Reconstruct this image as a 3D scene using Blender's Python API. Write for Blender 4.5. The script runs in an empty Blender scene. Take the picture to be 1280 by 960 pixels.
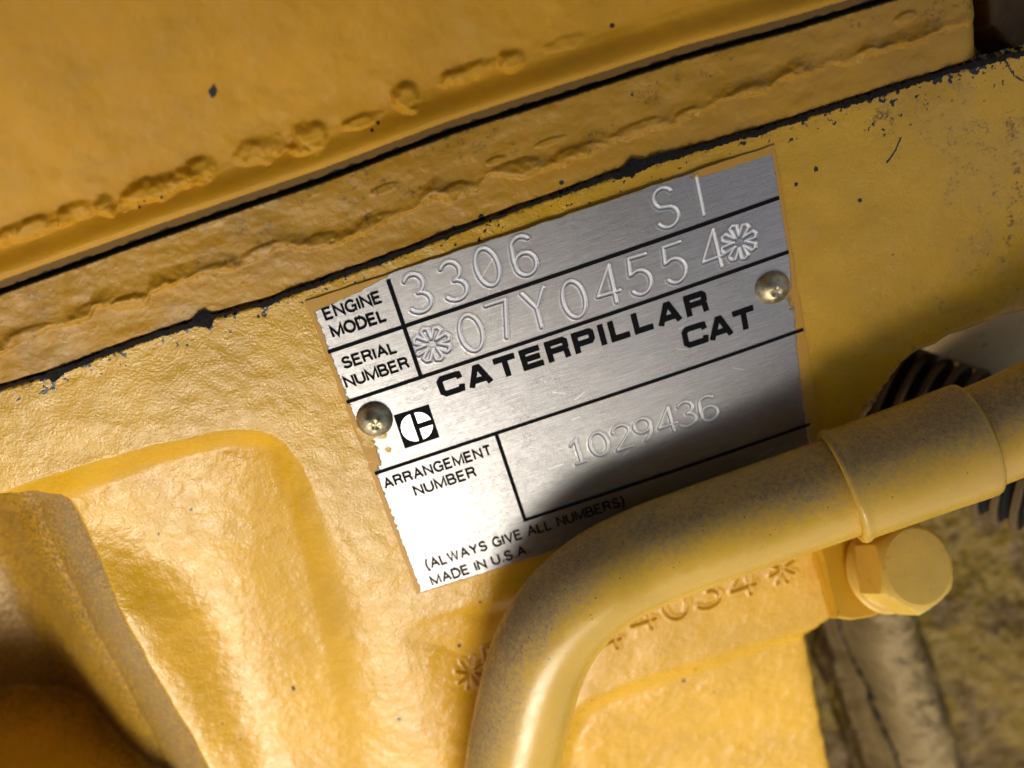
import bpy, math, random
import numpy as np
from mathutils import Vector, Matrix
random.seed(7)
C = bpy.context.scene.collection
S = bpy.context.scene

# ------------------------------------------------------------------ camera, world, sun, exposure
# one unit is one centimetre; the engine face lies in the XY plane, its normal is +Z
S.unit_settings.scale_length = 0.01
CAM = np.array([-2.11737087, 10.61279128, 19.88840056])
R = np.array([[0.9514295379, -0.2624780018, 0.1608947884],
              [0.3066174866, 0.8548992815, -0.4184888712],
              [-0.0277047163, 0.4474958290, 0.8938567736]])
F = 1300.0
cam = bpy.data.cameras.new('camera')
cam.sensor_width = 36.0
cam.lens = 36.0 * F / 1280.0
cam.clip_start = 0.5
cam.clip_end = 500
cam.dof.use_dof = True
cam.dof.focus_distance = 21.5
camo = bpy.data.objects.new('camera', cam)
m = Matrix([list(R[0]), list(R[1]), list(R[2])]).transposed().to_4x4()
m.translation = Vector(CAM)
camo.matrix_world = m
C.objects.link(camo)
S.camera = camo
cam.dof.aperture_fstop = 0.095

SUN = Vector((-5.2, -10.8, 19.9)).normalized()      # towards the sun
w = bpy.data.worlds.new('World'); S.world = w; w.use_nodes = True
nt = w.node_tree
bg = nt.nodes['Background']
sky = nt.nodes.new('ShaderNodeTexSky')
sky.sky_type = 'NISHITA'; sky.sun_disc = False
sky.sun_elevation = math.asin(SUN.z)
sky.sun_rotation = math.atan2(SUN.x, SUN.y)
sky.air_density = 1.0; sky.dust_density = 4.0; sky.ozone_density = 0.6
wb_ = nt.nodes.new('ShaderNodeMix'); wb_.data_type = 'RGBA'; wb_.blend_type = 'MULTIPLY'; wb_.inputs[0].default_value = 1.0
wb_.inputs[7].default_value = (1.0, 0.93, 0.81, 1)          # warm white balance of the photograph
nt.links.new(sky.outputs[0], wb_.inputs[6]); nt.links.new(wb_.outputs[2], bg.inputs[0])
bg.inputs[1].default_value = 0.15
ld = bpy.data.lights.new('sun', 'SUN')
ld.energy = 2.2; ld.angle = math.radians(22); ld.color = (1.0, 0.965, 0.85)
lo = bpy.data.objects.new('sun', ld)
lo.rotation_euler = (-SUN).to_track_quat('-Z', 'Y').to_euler()
lo.location = SUN * 60
C.objects.link(lo)
S.view_settings.view_transform = 'Standard'
S.view_settings.look = 'None'
S.view_settings.exposure = 0.12
S.view_settings.gamma = 1.0

# ------------------------------------------------------------------ geometry helpers
def at(px, py, z=0.0):
    """point at height z above the engine face seen at a photograph pixel"""
    d = R.T @ np.array([(px - 640) / F, -(py - 480) / F, -1.0])
    return CAM + d * ((z - CAM[2]) / d[2])

def to_px(X, Y, Z):
    P = np.stack([X - CAM[0], Y - CAM[1], Z - CAM[2]], -1) @ R.T
    return 640 + F * P[..., 0] / -P[..., 2], 480 - F * P[..., 1] / -P[..., 2]

def cam_dir(x, y, z):
    return R.T @ (np.array([x, y, z]) / np.linalg.norm([x, y, z]))

def _hash(ix, iy, s):
    h = (ix * 374761393 + iy * 668265263 + s * 982451653) & 0xffffffff
    h = ((h ^ (h >> 13)) * 1274126177) & 0xffffffff
    return ((h ^ (h >> 16)) & 0xffff) / 65535.0

def vnoise(x, y, s=0):
    ix = np.floor(x).astype(np.int64); iy = np.floor(y).astype(np.int64)
    fx = x - ix; fy = y - iy
    fx = fx * fx * fx * (fx * (fx * 6 - 15) + 10); fy = fy * fy * fy * (fy * (fy * 6 - 15) + 10)
    a = _hash(ix, iy, s); b = _hash(ix + 1, iy, s); c = _hash(ix, iy + 1, s); d = _hash(ix + 1, iy + 1, s)
    return (a + (b - a) * fx) * (1 - fy) + (c + (d - c) * fx) * fy

def fbm(x, y, s=0, o=4):
    r = 0.0; a = 0.5; t = 0.0
    for k in range(o):
        r = r + a * vnoise(x + 13.7 * k, y - 7.1 * k, s + k); t += a; a *= 0.5
        x, y = x * 1.92 + y * .70, y * 1.92 - x * .70
    return r / t

def sm(a, b, x):
    t = np.clip((x - a) / (b - a), 0, 1)
    return t * t * (3 - 2 * t)

def seg_dist(X, Y, pts, closed=False):
    pts = [tuple(p) for p in pts]
    if closed: pts = pts + [pts[0]]
    d = np.full(X.shape, 1e9)
    for (ax, ay), (bx, by) in zip(pts[:-1], pts[1:]):
        vx, vy = bx - ax, by - ay
        L = vx * vx + vy * vy + 1e-12
        t = np.clip(((X - ax) * vx + (Y - ay) * vy) / L, 0, 1)
        d = np.minimum(d, (X - ax - t * vx) ** 2 + (Y - ay - t * vy) ** 2)
    return np.sqrt(d)

def sdf(X, Y, poly):
    """signed distance, positive inside"""
    d = seg_dist(X, Y, poly, True)
    ins = np.zeros(X.shape, bool)
    n = len(poly)
    for i in range(n):
        ax, ay = poly[i]; bx, by = poly[(i + 1) % n]
        if ay == by: continue
        c = ((ay > Y) != (by > Y)) & (X < (bx - ax) * (Y - ay) / (by - ay) + ax)
        ins ^= c
    return np.where(ins, d, -d)

def smooth_curve(pts, n=8):
    """Catmull-Rom through the points"""
    p = [np.array(q, float) for q in pts]
    p = [2 * p[0] - p[1]] + p + [2 * p[-1] - p[-2]]
    out = []
    for i in range(1, len(p) - 2):
        for k in range(n):
            t = k / n
            a, b, c, d = p[i - 1], p[i], p[i + 1], p[i + 2]
            out.append(0.5 * ((2 * b) + (c - a) * t + (2 * a - 5 * b + 4 * c - d) * t * t + (3 * b - a - 3 * c + d) * t ** 3))
    out.append(p[-2])
    return out

def grid_mesh(name, X, Y, Z, attrs, mat, keep=None, parent=None):
    """one sheet from 2-D arrays of coordinates; attrs become the channels of the 'wear' colour attribute"""
    nr, nc = X.shape
    co = np.stack([X, Y, Z], -1).reshape(-1, 3).astype(np.float32)
    idx = np.arange(nr * nc).reshape(nr, nc)
    q = np.stack([idx[:-1, :-1], idx[:-1, 1:], idx[1:, 1:], idx[1:, :-1]], -1).reshape(-1, 4)
    P = co[q[0]]
    if np.cross(P[1] - P[0], P[3] - P[0])[2] < 0: q = q[:, ::-1]
    if keep is not None:
        k = keep.reshape(-1)
        q = q[k[q].all(1)]
    used = np.unique(q)
    remap = np.zeros(nr * nc, np.int64); remap[used] = np.arange(len(used))
    q = remap[q]; co = co[used]
    me = bpy.data.meshes.new(name)
    me.vertices.add(len(co)); me.vertices.foreach_set('co', co.ravel())
    me.loops.add(q.size); me.loops.foreach_set('vertex_index', q.ravel().astype(np.int32))
    me.polygons.add(len(q)); me.polygons.foreach_set('loop_start', np.arange(0, q.size, 4, dtype=np.int32))
    me.polygons.foreach_set('use_smooth', np.ones(len(q), bool))
    me.update(calc_edges=True)
    if attrs is not None:
        A = np.zeros((nr * nc, 4), np.float32); A[:, 3] = 1
        for i, a in enumerate(attrs):
            if a is not None: A[:, i] = np.broadcast_to(a, X.shape).reshape(-1)
        ca = me.color_attributes.new('wear', 'FLOAT_COLOR', 'POINT')
        ca.data.foreach_set('color', A[used].ravel())
    me.materials.append(mat)
    o = bpy.data.objects.new(name, me); C.objects.link(o)
    if parent: o.parent = parent
    return o

def mesh_obj(name, verts, faces, mat, parent=None, smooth=True):
    me = bpy.data.meshes.new(name)
    me.from_pydata([tuple(map(float, v)) for v in verts], [], faces)
    me.update()
    if smooth: me.polygons.foreach_set('use_smooth', [True] * len(me.polygons))
    me.materials.append(mat)
    o = bpy.data.objects.new(name, me); C.objects.link(o)
    if parent: o.parent = parent
    return o

def tag(o, label=None, cat=None, group=None, kind=None):
    if label: o['label'] = label
    if cat: o['category'] = cat
    if group: o['group'] = group
    if kind: o['kind'] = kind
    return o

def empty(name, loc):
    o = bpy.data.objects.new(name, None); o.location = loc; C.objects.link(o); return o

def keep_world(o, parent):
    o.parent = parent
    o.matrix_parent_inverse = Matrix.Translation(-parent.location)

def frame_along(T):
    T = T / np.linalg.norm(T)
    a = np.array([0, 0, 1.0]) if abs(T[2]) < 0.9 else np.array([0, 1.0, 0])
    U = np.cross(a, T); U /= np.linalg.norm(U)
    return U, np.cross(T, U)

def sweep(path, radii, n=48):
    """closed-ended tube along a path of points with a radius each"""
    V = []; Fc = []
    path = [np.array(p, float) for p in path]
    U = None
    for i, p in enumerate(path):
        T = path[min(i + 1, len(path) - 1)] - path[max(i - 1, 0)]
        T = T / np.linalg.norm(T)
        if U is None: U, W = frame_along(T)
        else:
            U = U - T * (U @ T); U /= np.linalg.norm(U); W = np.cross(T, U)
        for k in range(n):
            a = 2 * math.pi * k / n
            V.append(p + radii[i] * (math.cos(a) * U + math.sin(a) * W))
    for i in range(len(path) - 1):
        for k in range(n):
            a = i * n + k; b = i * n + (k + 1) % n
            Fc.append((a, b, b + n, a + n))
    Fc.append(tuple(range(n))[::-1]); Fc.append(tuple((len(path) - 1) * n + k for k in range(n)))
    return V, Fc

# ------------------------------------------------------------------ materials
def mat_new(name):
    m_ = bpy.data.materials.new(name); m_.use_nodes = True
    return m_, m_.node_tree, m_.node_tree.nodes['Principled BSDF']

class NB:
    def __init__(s, nt): s.nt = nt; s.tc = nt.nodes.new('ShaderNodeTexCoord')
    def link(s, a, b): s.nt.links.new(a, b)
    def noise(s, scale, detail=4, rough=0.55, vec=None, stretch=None):
        n = s.nt.nodes.new('ShaderNodeTexNoise')
        n.inputs['Scale'].default_value = scale; n.inputs['Detail'].default_value = detail; n.inputs['Roughness'].default_value = rough
        v = vec or s.tc.outputs['Object']
        if stretch:
            mp = s.nt.nodes.new('ShaderNodeMapping'); mp.inputs['Scale'].default_value = stretch[:3]
            if len(stretch) > 3: mp.inputs['Rotation'].default_value = (0, 0, stretch[3])
            s.link(v, mp.inputs[0]); v = mp.outputs[0]
        s.link(v, n.inputs['Vector'])
        return n.outputs['Fac']
    def vor(s, scale, rand=1.0):
        n = s.nt.nodes.new('ShaderNodeTexVoronoi'); n.inputs['Scale'].default_value = scale; n.inputs['Randomness'].default_value = rand
        s.link(s.tc.outputs['Object'], n.inputs['Vector']); return n.outputs['Distance']
    def ramp(s, x, a, b, lo=0.0, hi=1.0):
        n = s.nt.nodes.new('ShaderNodeMapRange'); n.interpolation_type = 'SMOOTHSTEP'
        s.put(n.inputs['Value'], x)
        for k, v in (('From Min', a), ('From Max', b), ('To Min', lo), ('To Max', hi)): s.put(n.inputs[k], v)
        return n.outputs[0]
    def put(s, sock, v):
        if isinstance(v, bpy.types.NodeSocket): s.link(v, sock)
        else: sock.default_value = v
    def math(s, op, a, b=0.0, c=None):
        n = s.nt.nodes.new('ShaderNodeMath'); n.operation = op
        s.put(n.inputs[0], a); s.put(n.inputs[1], b)
        if c is not None: s.put(n.inputs[2], c)
        return n.outputs[0]
    def mix(s, f, a, b):
        n = s.nt.nodes.new('ShaderNodeMix'); n.data_type = 'RGBA'
        s.put(n.inputs[0], f); s.put(n.inputs[6], a if isinstance(a, bpy.types.NodeSocket) else (*a, 1)); s.put(n.inputs[7], b if isinstance(b, bpy.types.NodeSocket) else (*b, 1))
        return n.outputs[2]
    def bump(s, h, strength, dist, prev=None):
        n = s.nt.nodes.new('ShaderNodeBump'); n.inputs['Strength'].default_value = strength; n.inputs['Distance'].default_value = dist
        s.link(h, n.inputs['Height'])
        if prev: s.link(prev, n.inputs['Normal'])
        return n.outputs[0]
    def wear(s):
        a = s.nt.nodes.new('ShaderNodeVertexColor'); a.layer_name = 'wear'
        sp = s.nt.nodes.new('ShaderNodeSeparateColor'); s.link(a.outputs[0], sp.inputs[0])
        return sp.outputs
    def facing(s, d):
        g = s.nt.nodes.new('ShaderNodeNewGeometry')
        n = s.nt.nodes.new('ShaderNodeVectorMath'); n.operation = 'DOT_PRODUCT'
        s.link(g.outputs['Normal'], n.inputs[0]); n.inputs[1].default_value = d
        return n.outputs['Value']

YEL = (0.64, 0.355, 0.012)
def paint(name, base=YEL, rough=0.29, peel=1.0, wear=True, dustdir=None, dust=0.0, grime=0.0, fine=1.0):
    m_, nt_, p = mat_new(name); b = NB(nt_)
    hue = b.noise(0.35, 3)
    col = b.mix(b.ramp(hue, .3, .7), tuple(c * 0.90 for c in base), tuple(min(1, c * 1.08) for c in base))
    rgh = b.ramp(b.noise(3.0, 5), .3, .7, rough - .05, rough + .09)
    # thin dust film in blotches
    film = b.math('MULTIPLY', b.ramp(b.noise(1.3, 6, .65), .48, .75), 0.12)
    col = b.mix(film, col, (0.42, 0.30, 0.12))
    masks = []
    if wear:
        o = b.wear()
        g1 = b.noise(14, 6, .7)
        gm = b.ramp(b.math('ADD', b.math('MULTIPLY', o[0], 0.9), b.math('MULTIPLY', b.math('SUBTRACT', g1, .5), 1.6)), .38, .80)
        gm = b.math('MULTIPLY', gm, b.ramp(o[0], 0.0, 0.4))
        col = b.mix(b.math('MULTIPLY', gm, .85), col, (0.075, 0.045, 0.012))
        col = b.mix(b.math('MULTIPLY', o[2], b.ramp(g1, .2, .6, .55, 1.0)), col, (0.33, 0.245, 0.135))
        bl = b.ramp(o[1], .4, .6)
        col = b.mix(bl, col, (0.006, 0.006, 0.007))
        rgh = b.math('MAXIMUM', rgh, b.math('MULTIPLY', b.math('MAXIMUM', gm, o[2]), .7))
    if grime:
        g2 = b.ramp(b.noise(5, 6, .7), .62 - grime * .25, .78 - grime * .2)
        col = b.mix(b.math('MULTIPLY', g2, .8), col, (0.07, 0.045, 0.02))
        rgh = b.math('MAXIMUM', rgh, b.math('MULTIPLY', g2, .75))
    if dustdir:
        f = b.facing(dustdir)
        n1 = b.noise(9, 6, .72); n2 = b.noise(0.9, 3)
        dv = b.math('ADD', f, b.math('ADD', b.math('MULTIPLY', b.math('SUBTRACT', n1, .5), .95), b.math('MULTIPLY', b.math('SUBTRACT', n2, .5), .4)))
        dm = b.math('MULTIPLY', b.ramp(dv, .45, 1.0), dust)
        dc = b.mix(b.ramp(b.noise(22, 4), .35, .7), (0.23, 0.165, 0.10), (0.40, 0.29, 0.16))
        col = b.mix(dm, col, dc)
        rgh = b.math('MAXIMUM', rgh, b.math('MULTIPLY', dm, .95))
        sp = b.math('MULTIPLY', b.ramp(b.vor(5.5), .04, .15, 1.0, 0.0), b.ramp(b.noise(2.6, 3), .47, .54))
        sp = b.math('MULTIPLY', sp, b.ramp(f, .15, .6))
        col = b.mix(sp, col, (0.04, 0.03, 0.02))
    # tiny dark pin specks everywhere
    pin = b.math('MULTIPLY', b.ramp(b.vor(3.1), .015, .05, 1.0, 0.0), b.ramp(b.noise(1.9, 2), .57, .6))
    col = b.mix(pin, col, (0.03, 0.018, 0.01))
    nt_.links.new(col, p.inputs['Base Color']); nt_.links.new(rgh, p.inputs['Roughness'])
    p.inputs['Specular IOR Level'].default_value = 0.5
    h1 = b.noise(3.5, 2, .5); h2 = b.noise(17, 2, .5); h3 = b.noise(48, 2, .5)
    n_ = b.bump(h1, 1.0, 0.008 * peel)
    n_ = b.bump(h2, 1.0, 0.0100 * peel, n_)
    n_ = b.bump(h3, 1.0, 0.0030 * fine, n_)
    nt_.links.new(n_, p.inputs['Normal'])
    return m_

M = {}
M['cast'] = paint('yellow_casting_paint')
M['rail'] = paint('yellow_rail_paint', (0.52, 0.262, 0.009), rough=.42, peel=.45)
M['cover'] = paint('yellow_cover_paint', (0.66, 0.325, 0.010), rough=.5, peel=.45)
M['cover'].node_tree.nodes['Principled BSDF'].inputs['Specular IOR Level'].default_value = .3
M['pipe'] = paint('dusty_yellow_pipe_paint', (0.70, 0.43, 0.055), rough=.21, peel=.12, wear=False, dustdir=(-.50, .72, .28), dust=.92, fine=1.0)
M['sleeve'] = paint('dusty_yellow_sleeve_paint', (0.70, 0.43, 0.055), rough=.21, peel=.12, wear=False, dustdir=(-.30, .80, .30), dust=.85, fine=1.0)
M['bolt'] = paint('yellow_bolt_paint', (0.80, 0.52, 0.08), rough=.36, peel=.35, wear=False, fine=1.5, grime=.1)
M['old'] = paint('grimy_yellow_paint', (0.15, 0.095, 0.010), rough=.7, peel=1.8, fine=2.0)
M['tan'] = paint('dusty_tan_paint', (0.40, 0.28, 0.13), rough=.7, peel=.4, wear=False, grime=.2)
M['bar'] = paint('dusty_grey_brown_bar', (0.19, 0.13, 0.045), rough=.8, peel=.9, wear=False, grime=.7)
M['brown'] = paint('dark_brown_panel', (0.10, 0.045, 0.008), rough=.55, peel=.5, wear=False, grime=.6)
M['bracket'] = paint('yellow_bracket_paint', (0.74, 0.42, 0.02), rough=.38, peel=.3, wear=False, grime=.15)

for k_ in ('old', 'bar', 'tan', 'brown'): M[k_].node_tree.nodes['Principled BSDF'].inputs['Specular IOR Level'].default_value = .2

def simple(name, col, rough, metal=0.0, bump=0.0, bs=20):
    m_, nt_, p = mat_new(name); b = NB(nt_)
    n = b.noise(bs, 5, .65)
    nt_.links.new(b.mix(b.ramp(n, .3, .7), tuple(c * .7 for c in col), tuple(min(1, c * 1.25) for c in col)), p.inputs['Base Color'])
    p.inputs['Metallic'].default_value = metal
    nt_.links.new(b.ramp(b.noise(bs * .6, 4), .3, .7, rough - .08, rough + .1), p.inputs['Roughness'])
    if bump: nt_.links.new(b.bump(n, 1.0, bump), p.inputs['Normal'])
    return m_
M['ink'] = simple('black_print_ink', (0.006, 0.006, 0.007), .8, bump=.004, bs=60)
M['ink'].node_tree.nodes['Principled BSDF'].inputs['Specular IOR Level'].default_value = .12
M['sealant'] = simple('black_sealant', (0.006, 0.006, 0.007), .75, bump=.03, bs=12)
M['sealant'].node_tree.nodes['Principled BSDF'].inputs['Specular IOR Level'].default_value = .15
M['rivet'] = simple('dull_brassy_rivet_metal', (0.50, 0.42, 0.27), .42, 1.0, .012, 9)

def hose_mat():
    m_, nt_, p = mat_new('black_dusty_hose_rubber'); b = NB(nt_)
    g = b.wear()
    n = b.noise(9, 6, .7)
    k = b.math('MULTIPLY', b.ramp(b.math('ADD', g[0], b.math('MULTIPLY', b.math('SUBTRACT', n, .5), .9)), .25, .8), .9)
    col = b.mix(k, (0.006, 0.006, 0.007), (0.15, 0.10, 0.045))
    nt_.links.new(col, p.inputs['Base Color'])
    nt_.links.new(b.ramp(k, 0, 1, .5, .9), p.inputs['Roughness']); p.inputs['Specular IOR Level'].default_value = .2
    nt_.links.new(b.bump(n, 1.0, .03), p.inputs['Normal'])
    return m_
M['hose'] = hose_mat()

def plate_mat():
    m_, nt_, p = mat_new('brushed_aluminium'); b = NB(nt_)
    o = b.wear()     # R overpaint, G stamped stroke, B grit
    br = b.noise(1.0, 6, .75, stretch=(1.6, 55, 1, 0))
    br2 = b.noise(1.0, 4, .7, stretch=(5, 190, 1, 0))
    gr = b.noise(48, 4, .7)
    gr2 = b.noise(9, 5, .65)
    base = b.mix(b.ramp(br, .35, .65), (0.30, 0.30, 0.31), (0.44, 0.44, 0.45))
    spots = b.math('MULTIPLY', b.ramp(gr, .50, .62), o[2])
    base = b.mix(b.math('MULTIPLY', spots, .60), base, (0.20, 0.16, 0.11))
    base = b.mix(b.math('MULTIPLY', o[1], .9), base, (0.96, 0.96, 0.97))
    ed = b.math('ADD', o[0], b.math('MULTIPLY', b.math('SUBTRACT', gr2, .5), .6))
    ed = b.math('ADD', ed, b.math('MULTIPLY', b.math('SUBTRACT', gr, .5), .5))
    pm = b.math('MULTIPLY', b.ramp(ed, .46, .54), b.ramp(o[0], .12, .30))
    col = b.mix(pm, base, (0.56, 0.29, 0.03))
    nt_.links.new(col, p.inputs['Base Color'])
    nt_.links.new(b.math('SUBTRACT', 1.0, b.math('MAXIMUM', pm, b.math('MAXIMUM', b.math('MULTIPLY', o[1], .85), b.math('MULTIPLY', spots, .5)))), p.inputs['Metallic'])
    r = b.ramp(gr2, .3, .7, .36, .46)
    r = b.math('ADD', r, b.math('MULTIPLY', spots, .2))
    r = b.math('ADD', r, b.math('MULTIPLY', pm, .1))
    nt_.links.new(r, p.inputs['Roughness'])
    n_ = b.bump(br, .8, .0035)
    n_ = b.bump(br2, .8, .0012, n_)
    n_ = b.bump(gr, .5, .003, n_)
    n_ = b.bump(pm, 1.0, .012, n_)
    nt_.links.new(n_, p.inputs['Normal'])
    return m_
M['plate'] = plate_mat()

# ------------------------------------------------------------------ outlines read off the photograph (pixels)
GAP = [(-260, 462), (-120, 410), (0, 366), (90, 334), (200, 295), (300, 261), (400, 227), (480, 197), (560, 167), (640, 141), (760, 103), (860, 71), (1000, 33), (1100, 3), (1260, -45), (1480, -110)]
BLK = [(-260, 580), (-120, 528), (0, 486), (70, 466), (160, 431), (255, 400), (340, 376), (410, 350), (480, 325), (560, 294), (640, 264), (720, 236), (800, 208), (880, 184), (960, 161), (1040, 135), (1120, 110), (1200, 85), (1280, 65), (1400, 35), (1560, -10)]
def yline(curve, x):
    c = np.array(curve); return np.interp(x, c[:, 0], c[:, 1])

# ------------------------------------------------------------------ stroke alphabet for the stamped and printed characters
def arc(cx, cy, rx, ry, a0, a1, n=14):
    return [(cx + rx * math.cos(math.radians(a0 + (a1 - a0) * i / n)), cy + ry * math.sin(math.radians(a0 + (a1 - a0) * i / n))) for i in range(n + 1)]
STAMP = {   # unit box, x 0..0.58, y 0..1
 '0': [arc(.29, .5, .27, .49, 0, 360, 28)],
 '1': [[(.1, .82), (.29, 1), (.29, 0)], [(.12, 0), (.46, 0)]],
 'I': [[(.29, 1), (.29, 0)]],
 '2': [arc(.29, .72, .26, .27, 170, -35, 14) + [(.04, 0), (.54, 0)]],
 '3': [arc(.27, .74, .23, .25, 150, -80, 14) + arc(.27, .25, .28, .26, 75, -150, 14)],
 '4': [[(.44, 0), (.44, 1), (.02, .28), (.58, .28)]],
 '5': [[(.52, 1), (.1, 1), (.06, .57)] + arc(.27, .32, .27, .32, 125, -145, 16)],
 '6': [arc(.30, .75, .25, .25, 40, 160, 8) + arc(.48, .45, .45, .45, 165, 195, 6)[1:] + arc(.30, .29, .26, .29, 190, 540, 20)],
 '7': [[(.04, .98), (.54, .98), (.30, 0)]],
 '9': [arc(.28, .70, .25, .29, 0, 360, 20), arc(.1, .62, .43, .62, 12, -65, 8)],
 'Y': [[(.02, 1), (.29, .52)], [(.56, 1), (.29, .52), (.29, 0)]],
 'S': [arc(.29, .75, .24, .25, 30, 235, 12) + arc(.29, .26, .27, .26, 65, -155, 14)],
}
def star(n=8, r0=.12, r1=.5, closed=False):
    return [[(.5 + r0 * math.cos(a), .5 + r0 * math.sin(a)), (.5 + r1 * math.cos(a), .5 + r1 * math.sin(a))] for a in [2 * math.pi * k / n + .25 for k in range(n)]]
def flower(n=8):
    """outline asterisk: blunt arms drawn round their edge"""
    p = []
    for k in range(n):
        a = 2 * math.pi * k / n + .2
        for da, rr in ((-.36, .17), (-.21, .46), (.0, .5), (.21, .46)):
            p.append((.5 + rr * math.cos(a + da), .5 + rr * math.sin(a + da)))
    return [p + [p[0]]]
PR = {  # printed sans capitals: (advance width, strokes)
 'A': (.68, [[(0, 0), (.34, 1), (.68, 0)], [(.13, .36), (.55, .36)]]),
 'B': (.58, [[(0, 0), (0, 1), (.30, 1)] + arc(.32, .76, .2, .24, 90, -90, 8) + [(0, .52)], [(.32, .52)] + arc(.34, .26, .24, .26, 90, -90, 8) + [(0, 0)]]),
 'D': (.62, [[(0, 0), (0, 1), (.25, 1)] + arc(.25, .5, .37, .5, 90, -90, 12) + [(0, 0)]]),
 'E': (.54, [[(.54, 0), (0, 0), (0, 1), (.52, 1)], [(0, .53), (.48, .53)]]),
 'G': (.68, [arc(.36, .5, .36, .5, 40, 320, 18) + [(.66, .14), (.68, .46), (.40, .46)]]),
 'I': (.02, [[(.01, 0), (.01, 1)]]),
 'L': (.48, [[(0, 1), (0, 0), (.48, 0)]]),
 'M': (.76, [[(0, 0), (0, 1), (.38, .04), (.76, 1), (.76, 0)]]),
 'N': (.62, [[(0, 0), (0, 1), (.62, 0), (.62, 1)]]),
 'O': (.72, [arc(.36, .5, .36, .5, 0, 360, 28)]),
 'R': (.60, [[(0, 0), (0, 1), (.33, 1)] + arc(.34, .76, .22, .24, 90, -90, 8) + [(0, .52)], [(.34, .52), (.48, .44), (.53, .2), (.58, 0)]]),
 'S': (.58, [arc(.29, .75, .25, .25, 15, 250, 12) + arc(.29, .26, .28, .26, 70, -165, 14)]),
 'T': (.58, [[(0, 1), (.58, 1)], [(.29, 1), (.29, 0)]]),
 'U': (.60, [[(0, 1), (0, .32)] + arc(.3, .3, .3, .3, 180, 360, 12) + [(.6, 1)]]),
 'V': (.62, [[(0, 1), (.31, 0), (.62, 1)]]),
 'W': (.90, [[(0, 1), (.22, 0), (.45, 1), (.68, 0), (.90, 1)]]),
 'Y': (.62, [[(0, 1), (.31, .45), (.62, 1)], [(.31, .45), (.31, 0)]]),
 '(': (.20, [arc(.45, .42, .42, .72, 125, 235, 8)]),
 ')': (.20, [arc(-.25, .42, .42, .72, 55, -55, 8)]),
 '.': (.08, [[(.0, .07), (.12, .07)]]),
 ' ': (.18, []),
}
WIDE = {  # heavy extended capitals, stroke .25
 'C': (1.10, [[(1.06, .66), (1.02, .87), (.86, .88), (.26, .88), (.13, .76), (.13, .24), (.26, .12), (.86, .12), (1.02, .13), (1.06, .34)]]),
 'A': (1.16, [[(.13, .0), (.53, .89), (.65, .89), (1.03, .0)], [(.30, .27), (.88, .27)]]),
 'T': (1.0, [[(0, .88), (1.0, .88)], [(.5, .80), (.5, 0)]]),
 'E': (.98, [[(.98, .12), (.13, .12), (.13, .88), (.95, .88)], [(.2, .50), (.90, .50)]]),
 'R': (1.06, [[(.13, 0), (.13, .88), (.84, .88), (.93, .80), (.93, .58), (.84, .48), (.2, .48)], [(.90, .42), (.93, .0)]]),
 'P': (1.02, [[(.13, 0), (.13, .88), (.82, .88), (.90, .80), (.90, .52), (.82, .42), (.2, .42)]]),
 'I': (.26, [[(.13, 0), (.13, 1)]]),
 'L': (.90, [[(.13, 1), (.13, .12), (.90, .12)]]),
}

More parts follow.
